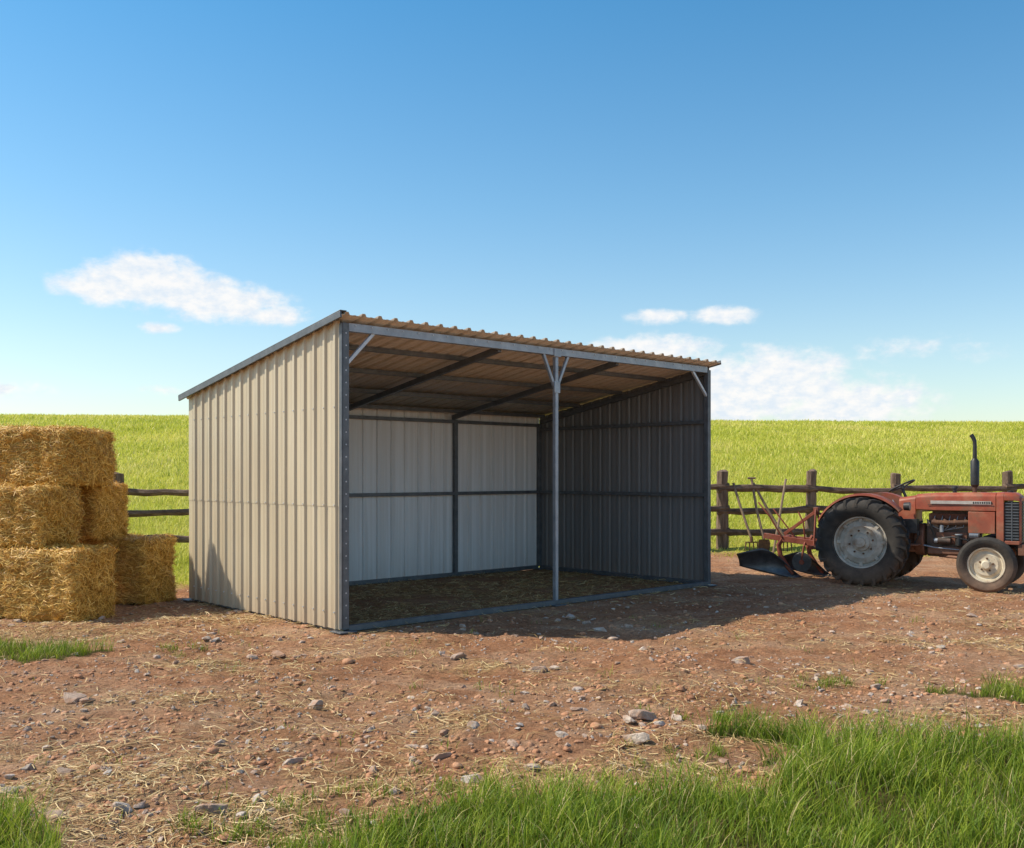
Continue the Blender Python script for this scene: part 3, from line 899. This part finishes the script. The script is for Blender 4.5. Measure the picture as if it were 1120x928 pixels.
for k in range(5):
    x = .88 + k * .1
    mb.path([(1.02, -.16, .8), (x, -.2, .86), (x + .02, -.16, 1.0), (x + .02, -.08, 1.02)], .006, 5, 3)
mb.path([(1.3, -.14, .55), (1.2, -.19, .54), (.9, -.2, .56), (.7, -.2, .6)], .011, 6, 3)
mb.path([(.8, -.17, .95), (.85, -.24, .9), (.9, -.2, .72)], .014, 6, 4)
mb.path([(1.0, -.21, .7), (1.15, -.24, .72), (1.33, -.22, .68), (1.4, -.2, .6)], .012, 6, 4)
mb.box((1.12, -.15, .70), (.4, .03, .16), 1)
mb.build('engine', [eng, brown, rust, galv, blk], TR, .006)

def hood_ring(x, w, z0, z1, cr=.09, n=6):
    pts = [(x, -w, z0)]
    for i in range(n + 1):
        a = math.pi - (math.pi / 2) * i / n
        pts.append((x, -w + cr + cr * math.cos(a), z1 - cr * .7 + cr * .7 * math.sin(a)))
    for i in range(n + 1):
        a = math.pi / 2 - (math.pi / 2) * i / n
        pts.append((x, w - cr + cr * math.cos(a), z1 - cr * .7 + cr * .7 * math.sin(a)))
    pts.append((x, w, z0))
    return pts
mb = MB()
mb.loft([hood_ring(.66, .235, 1.10, 1.315), hood_ring(.9, .245, 1.09, 1.335), hood_ring(1.4, .25, 1.09, 1.345), hood_ring(1.70, .25, 1.09, 1.345)], 0)
mb.loft([hood_ring(.42, .2, .92, 1.26), hood_ring(.655, .22, .92, 1.30)], 0)
mb.loft([hood_ring(1.705, .255, .64, 1.35), hood_ring(1.80, .258, .64, 1.35)], 0)
mb.loft([hood_ring(1.985, .235, .64, 1.30, .1), hood_ring(2.01, .22, .66, 1.28, .1)], 0)
mb.loft([hood_ring(1.80, .258, 1.24, 1.352), hood_ring(1.93, .25, 1.24, 1.345), hood_ring(1.99, .236, 1.23, 1.305)], 0)
mb.box((1.52, -.245, .93), (.34, .012, .30), 0)
mb.box((1.52, .245, .93), (.34, .012, .30), 0)
mb.box((1.895, 0, .665), (.19, .5, .05), 0)
mb.build('hood', [red_hood], TR, .006)
mb = MB()
mb.box((1.89, 0, .945), (.175, .45, .54), 0)
for k in range(13):
    z_ = .72 + k * .04
    mb.box((1.895, -.235, z_), (.17, .012, .014), 1)
    mb.box((1.895, .235, z_), (.17, .012, .014), 1)
    mb.box((2.02, 0, z_ - .0), (.012, .36, .014), 1)
mb.box((1.895, -.238, .95), (.012, .014, .54), 1)
mb.box((2.013, 0, .96), (.008, .37, .54), 0)
mb.build('radiator_grille', [blk, steel_dk], TR)
mb = MB()
mb.box((1.25, -.2525, 1.205), (.78, .004, .045), 0)
for k in range(9):
    mb.box((1.42 + k * .028, -.2550, 1.205), (.016, .004, .026), 1)
mb.box((1.25, -.2525, 1.165), (.86, .004, .008), 1)
mb.box((1.25, .2525, 1.205), (.78, .004, .045), 0)
mb.build('hood_decal', [whitep, blk], TR)
mb = MB()
mb.cyl((1.40, -.02, 1.30), (1.40, -.02, 1.42), .03, .03, 14, 1)
mb.path([(1.40, -.02, 1.42), (1.40, -.02, 1.45), (1.40, -.02, 1.78), (1.40, -.02, 1.82)], [.035, .058, .058, .03], 18, 0)
mb.path([(1.40, -.02, 1.82), (1.40, -.02, 2.0), (1.395, -.02, 2.07), (1.375, -.02, 2.12), (1.35, -.02, 2.155)], [.028, .026, .027, .028, .029], 12, 0)
mb.cyl((1.15, -.08, 1.33), (1.15, -.08, 1.40), .028, .028, 12, 0)
mb.cyl((1.15, -.08, 1.40), (1.15, -.08, 1.43), .045, .04, 12, 0)
mb.cyl((1.85, 0, 1.34), (1.85, 0, 1.375), .04, .04, 12, 0)
mb.build('exhaust_stack', [blk, rust], TR)
mb = MB()
for sd in (-1, 1):
    R1 = .70; rings = []
    inner, outer = .40, .60
    A0, A1 = 42, 112
    for k in range(19):
        a = math.radians(A0 + A1 * k / 18)
        cx, cz = R1 * math.cos(a), .625 + R1 * math.sin(a)
        r2 = R1 - .012
        dx, dz = r2 * math.cos(a), .625 + r2 * math.sin(a)
        rings.append([(cx, sd * inner, cz), (cx, sd * outer, cz), (dx * 1.0, sd * (outer + .006), dz - .02), (dx, sd * (inner + .012), dz)])
    mb.loft(rings, 0)
    vs = []; fs = []
    for k in range(19):
        a = math.radians(A0 + A1 * k / 18)
        vs += [(R1 * math.cos(a), sd * inner, .625 + R1 * math.sin(a)), (.36 * math.cos(a), sd * inner, .66 + .36 * math.sin(a))]
        vs += [(R1 * math.cos(a), sd * (inner - .008), .625 + R1 * math.sin(a)), (.36 * math.cos(a), sd * (inner - .008), .66 + .36 * math.sin(a))]
    for k in range(18):
        o = 4 * k
        fs += [(o, o + 4, o + 5, o + 1), (o + 2, o + 3, o + 7, o + 6)]
    mb.add(vs, fs, 0, True)
mb.build('fenders', [red], TR)
mb = MB()
for sd in (-1, 1):
    mb.cyl((.52, sd * .33, 1.14), (.60, sd * .33, 1.14), .055, .062, 16, 0)
    mb.cyl((.60, sd * .33, 1.14), (.607, sd * .33, 1.14), .055, .05, 16, 1)
mb.build('lamps', [blk, rimm, red], TR)
mb = MB()
mb.path([(.50, 0, 1.2), (.42, 0, 1.40)], .022, 8, 0)
ax = Vector((-.45, 0, .9)).normalized(); a_ = Vector((0, 1, 0)); b2 = ax.cross(a_)
cc = Vector((.42, 0, 1.43))
mb.path([cc + (a_ * math.cos(t) + b2 * math.sin(t)) * .185 for t in [2 * math.pi * k / 28 for k in range(28)]], .014, 8, 0, closed=True)
for k in range(3):
    t = 2 * math.pi * k / 3 + .3
    mb.path([cc - ax * .03, cc + (a_ * math.cos(t) + b2 * math.sin(t)) * .185], .009, 6, 0)
mb.cyl(cc - ax * .05, cc + ax * .012, .03, .026, 12, 0)
mb.path([(-.02, 0, .98), (-.05, 0, 1.06)], .03, 8, 0)
rings = []
for x, z_, w_ in ((-.26, 1.26, .17), (-.25, 1.14, .2), (-.2, 1.08, .21), (-.05, 1.06, .21), (.1, 1.075, .18), (.14, 1.08, .12)):
    rings.append([(x, -w_, z_ + .035), (x, -w_ * .5, z_), (x, w_ * .5, z_), (x, w_, z_ + .035), (x + .01, w_ * .5, z_ + .03), (x + .01, -w_ * .5, z_ + .03)])
mb.loft(rings, 0)
mb.path([(.36, .10, .9), (.30, .12, 1.15), (.26, .12, 1.22)], .009, 6, 1)
mb.path([(.30, -.08, .9), (.26, -.10, 1.12)], .009, 6, 1)
mb.cyl((.26, -.10, 1.12), (.255, -.10, 1.16), .02, .02, 10, 0)
mb.path([(.0, -.25, .85), (.05, -.28, 1.15)], .009, 6, 1)
mb.box((.52, -.33, .60), (.42, .26, .02), 2)
mb.box((.52, .33, .60), (.42, .26, .02), 2)
mb.path([(.66, -.3, .62), (.72, -.3, .75)], .012, 6, 0)
mb.box((.71, -.3, .76), (.03, .09, .07), 0)
mb.box((.45, -.38, .52), (.12, .05, .16), 2)
mb.box((.60, -.27, .86), (.20, .16, .20), 0)
mb.build('controls_and_seat', [blk, galv, brown], TR, .004)
mb = MB()
mb.box((1.62, 0, .45), (.12, .8, .09), 0)
mb.box((1.64, 0, .54), (.3, .26, .14), 0)
for sd in (-1, 1):
    mb.cyl((1.62, sd * .40, .50), (1.62, sd * .40, .30), .035, .035, 12, 0)
    mb.cyl((1.62, sd * .40, .375), (1.62, sd * .47, .375), .04, .05, 14, 0)
    mb.path([(1.55, sd * .38, .36), (1.50, sd * .05, .40)], .013, 8, 1)
    mb.path([(1.58, sd * .38, .42), (.95, sd * .1, .44)], .022, 8, 0)
mb.box((2.02, 0, .57), (.10, .46, .15), 0)
mb.box((2.09, 0, .57), (.06, .5, .2), 1)
mb.build('front_axle', [brown, eng], TR, .01)
mb = MB()
for sd in (-1, 1):
    mb.beam((-.1, sd * .22, .46), (-.80, sd * .36, .50), .025, .05, 0)
    mb.path([(-.25, sd * .2, .98), (-.48, sd * .27, .98)], .022, 8, 0)
    mb.path([(-.48, sd * .27, .98), (-.50, sd * .3, .5)], .014, 8, 1)
mb.beam((-.22, 0, .86), (-.80, 0, 1.0), .03, .035, 1)
mb.beam((-.1, 0, .40), (-.6, 0, .38), .07, .025, 1)
mb.build('rear_hitch', [brown, rust], TR, .004)

# ------------------------------------------------------------------ plough
PL = empty('moldboard_plow', (5.36, 14.7, 0.0), math.radians(-34))
plred = pmat('worn_plow_paint', [(.3, (.17, .034, .02)), (.55, (.28, .07, .036)), (.75, (.24, .13, .08))], 8, .65, 0, .3, .005, 50)
shear = pmat('worn_share_steel', [(.3, (.05, .05, .055)), (.6, (.11, .11, .12)), (.8, (.22, .20, .19))], 6, .38, .6, .15, .004, 50)
mb = MB()
mb.beam((-.80, -.38, .50), (-.80, .38, .50), .06, .06, 0)
mb.beam((-.80, -.22, .52), (-.83, -.03, 1.06), .02, .055, 0, (0, 1, 0))
mb.beam((-.80, .22, .52), (-.83, .03, 1.06), .02, .055, 0, (0, 1, 0))
mb.box((-.83, 0, 1.05), (.07, .1, .08), 0)
mb.beam((-.85, 0, 1.02), (-1.35, .05, .66), .025, .05, 0)
mb.beam((-.80, -.16, .545), (-1.60, -.16, .64), .06, .085, 0)
mb.beam((-.80, .22, .545), (-1.40, .22, .60), .06, .085, 0)
mb.beam((-1.32, -.13, .60), (-1.32, .26, .62), .05, .05, 0)
for ox, oy in ((-1.34, -.16), (-1.00, .22)):
    mb.path([(ox + .05, oy, .64), (ox - .03, oy, .50), (ox, oy, .34), (ox + .12, oy, .16), (ox + .2, oy, .06)], [.035, .04, .04, .036, .025], 8, 0)
mb.path([(-.95, -.16, .58), (-.95, -.24, .5), (-.98, -.24, .30)], .016, 8, 0)
mb.cyl((-.98, -.232, .26), (-.98, -.248, .26), .15, .15, 28, 1)
mb.cyl((-.98, -.22, .26), (-.98, -.26, .26), .04, .04, 12, 0)
mb.path([(-.98, -.1, .60), (-1.0, -.1, .85), (-1.08, -.1, 1.02)], .012, 8, 0)
mb.path([(-1.3, -.2, .62), (-1.5, -.2, .95), (-1.68, -.2, 1.16)], .013, 8, 0)
mb.path([(-1.2, .15, .6), (-1.55, .12, 1.05)], .012, 8, 0)
mb.build('plow_frame', [plred, shear], PL, .005)
def moldboard(name, ox, oy, L, H):
    mb = MB(); ns, ntt = 16, 10; vs = []
    for i in range(ns + 1):
        s_ = i / ns
        for j in range(ntt + 1):
            t = j / ntt
            x = ox + .28 - L * s_ - .10 * t * (1 - s_)
            curl = .16 * (1 - s_) * (4 * (t - .5) ** 2) + (-.05 + .30 * t * t) * s_
            y = oy - .05 - .34 * s_ ** 1.3 - curl * .45 + .10
            zb = .0 + .17 * s_ ** 1.6
            zt = .09 + H * (math.sin(min(1, s_ * 1.5) * math.pi / 2)) - .10 * max(0, s_ - .55) / .45
            vs.append((x, y, zb + (zt - zb) * t))
    fs = [(i * (ntt + 1) + j, (i + 1) * (ntt + 1) + j, (i + 1) * (ntt + 1) + j + 1, i * (ntt + 1) + j + 1) for i in range(ns) for j in range(ntt)]
    mb.add(vs, fs, 0, True)
    o = mb.build(name, [shear], PL, recalc=False)
    s2 = o.modifiers.new('s', 'SOLIDIFY'); s2.thickness = .012
moldboard('moldboard', -1.28, -.16, .90, .38)
moldboard('moldboard_2', -.92, .22, .75, .32)

# ------------------------------------------------------------------ sun, sky
sdir = Vector((-2.9, .25, 3.15)).normalized()
elev = math.asin(sdir.z); rot = math.atan2(sdir.x, sdir.y)
sl = bpy.data.lights.new('sun', 'SUN'); sl.energy = 5.0; sl.angle = math.radians(.6); sl.color = (1, .91, .76)
so = bpy.data.objects.new('sun', sl); so.rotation_euler = sdir.to_track_quat('Z', 'Y').to_euler(); so.location = (-20, 5, 25)
scene.collection.objects.link(so)
w = bpy.data.worlds.new('World'); scene.world = w; w.use_nodes = True
try:
    w.cycles.sampling_method = 'MANUAL'; w.cycles.sample_map_resolution = 256
except Exception: pass
nt = w.node_tree; nt.nodes.clear()
out = N(nt, 'ShaderNodeOutputWorld')
sky = N(nt, 'ShaderNodeTexSky', sky_type='NISHITA'); sky.sun_disc = False
sky.sun_elevation = elev; sky.sun_rotation = rot % (2 * math.pi)
sky.air_density = 1.0; sky.dust_density = .6; sky.ozone_density = 1.6
tc = N(nt, 'ShaderNodeTexCoord'); sp = N(nt, 'ShaderNodeSeparateXYZ'); nt.links.new(tc.outputs['Generated'], sp.inputs[0])
tint = ramp(nt, sp.outputs['Z'], [(0.0, (1.16, 1.11, 1.03)), (.12, (1.06, 1.13, 1.08)), (.26, (.76, 1.09, 1.14)), (.45, (.42, .99, 1.17)), (.66, (1.0, 1.0, .98)), (1, (1.1, 1.0, .92))])
skc = mixc(nt, 1.0, sky.outputs[0], tint, 'MULTIPLY')
bg = N(nt, 'ShaderNodeBackground'); bg.inputs['Strength'].default_value = .15
nt.links.new(skc, bg.inputs['Color'])
deg = 180 / math.pi
az = math_n(nt, 'MULTIPLY', math_n(nt, 'ARCTAN2', sp.outputs['X'], sp.outputs['Y']), deg)
el = math_n(nt, 'MULTIPLY', math_n(nt, 'ARCSINE', sp.outputs['Z']), deg)
cb = N(nt, 'ShaderNodeCombineXYZ'); nt.links.new(az, cb.inputs[0]); nt.links.new(el, cb.inputs[1])
CL = [(-20.3, 10.5, 4.0, 2.0, 1.2), (-22.4, 9.9, 3.6, 1.3, 1.15), (-18.4, 9.9, 4.2, 1.6, 1.2), (-16.5, 9.5, 5.0, 1.5, 1.15), (-13.6, 8.9, 3.0, .85, .95), (-19.7, 7.9, 1.5, .5, .75), (8.3, 8.95, 2.4, .65, .85), (12.2, 8.9, 2.6, .8, .9),
      (8.0, 7.1, 5.6, 1.3, .95), (14.6, 5.0, 6.6, 2.8, 1.15), (18.6, 3.8, 6.2, 2.2, 1.0), (11.8, 4.4, 4.6, 3.0, 1.1), (-27, 4.4, 3.0, .7, .6), (22, 6.6, 7, 1.2, .38), (-19.6, 4.6, 2, .5, .45),
      (-55, 9, 9, 2, .9), (60, 11, 8, 2, .9)]
acc = None
for a0, e0, rx, ry, wgt in CL:
    s1 = N(nt, 'ShaderNodeVectorMath', operation='SUBTRACT'); nt.links.new(cb.outputs[0], s1.inputs[0]); s1.inputs[1].default_value = (a0, e0, 0)
    s2 = N(nt, 'ShaderNodeVectorMath', operation='MULTIPLY'); nt.links.new(s1.outputs[0], s2.inputs[0]); s2.inputs[1].default_value = (1 / rx, 1 / ry, 0)
    s3 = N(nt, 'ShaderNodeVectorMath', operation='LENGTH'); nt.links.new(s2.outputs[0], s3.inputs[0])
    val = math_n(nt, 'MULTIPLY', math_n(nt, 'SUBTRACT', 1.0, s3.outputs['Value'], True), wgt)
    acc = val if acc is None else math_n(nt, 'MAXIMUM', acc, val)
mp = N(nt, 'ShaderNodeMapping'); mp.inputs['Scale'].default_value = (.65, 1.05, 1); nt.links.new(cb.outputs[0], mp.inputs['Vector'])
cn = noise_node(nt, mp.outputs[0], 1.0, 9, .6)
dd = math_n(nt, 'ADD', acc, math_n(nt, 'MULTIPLY', math_n(nt, 'SUBTRACT', cn, .5), 1.25))
gate = math_n(nt, 'MULTIPLY', acc, 4.0, True)
mr = N(nt, 'ShaderNodeMapRange', interpolation_type='SMOOTHSTEP'); mr.inputs[1].default_value = .10; mr.inputs[2].default_value = .68
nt.links.new(dd, mr.inputs[0])
cf = math_n(nt, 'MULTIPLY', math_n(nt, 'MULTIPLY', mr.outputs[0], gate), .95)
cc_ = ramp(nt, noise_node(nt, mp.outputs[0], 1.6, 5, .6), [(.35, (.78, .86, .95)), (.6, (1, .985, .97))])
bg2 = N(nt, 'ShaderNodeBackground'); bg2.inputs['Strength'].default_value = 1.0; nt.links.new(cc_, bg2.inputs['Color'])
mx = N(nt, 'ShaderNodeMixShader'); nt.links.new(cf, mx.inputs[0]); nt.links.new(bg.outputs[0], mx.inputs[1]); nt.links.new(bg2.outputs[0], mx.inputs[2])
nt.links.new(mx.outputs[0], out.inputs['Surface'])

# ------------------------------------------------------------------ camera
cam = bpy.data.cameras.new('camera'); co = bpy.data.objects.new('camera', cam)
co.location = (0, 0, 1.6); co.rotation_euler = (math.radians(90), 0, 0)
cam.sensor_width = 36; cam.lens = 34.75; cam.shift_y = .049
cam.clip_start = .05; cam.clip_end = 3000
scene.collection.objects.link(co); scene.camera = co
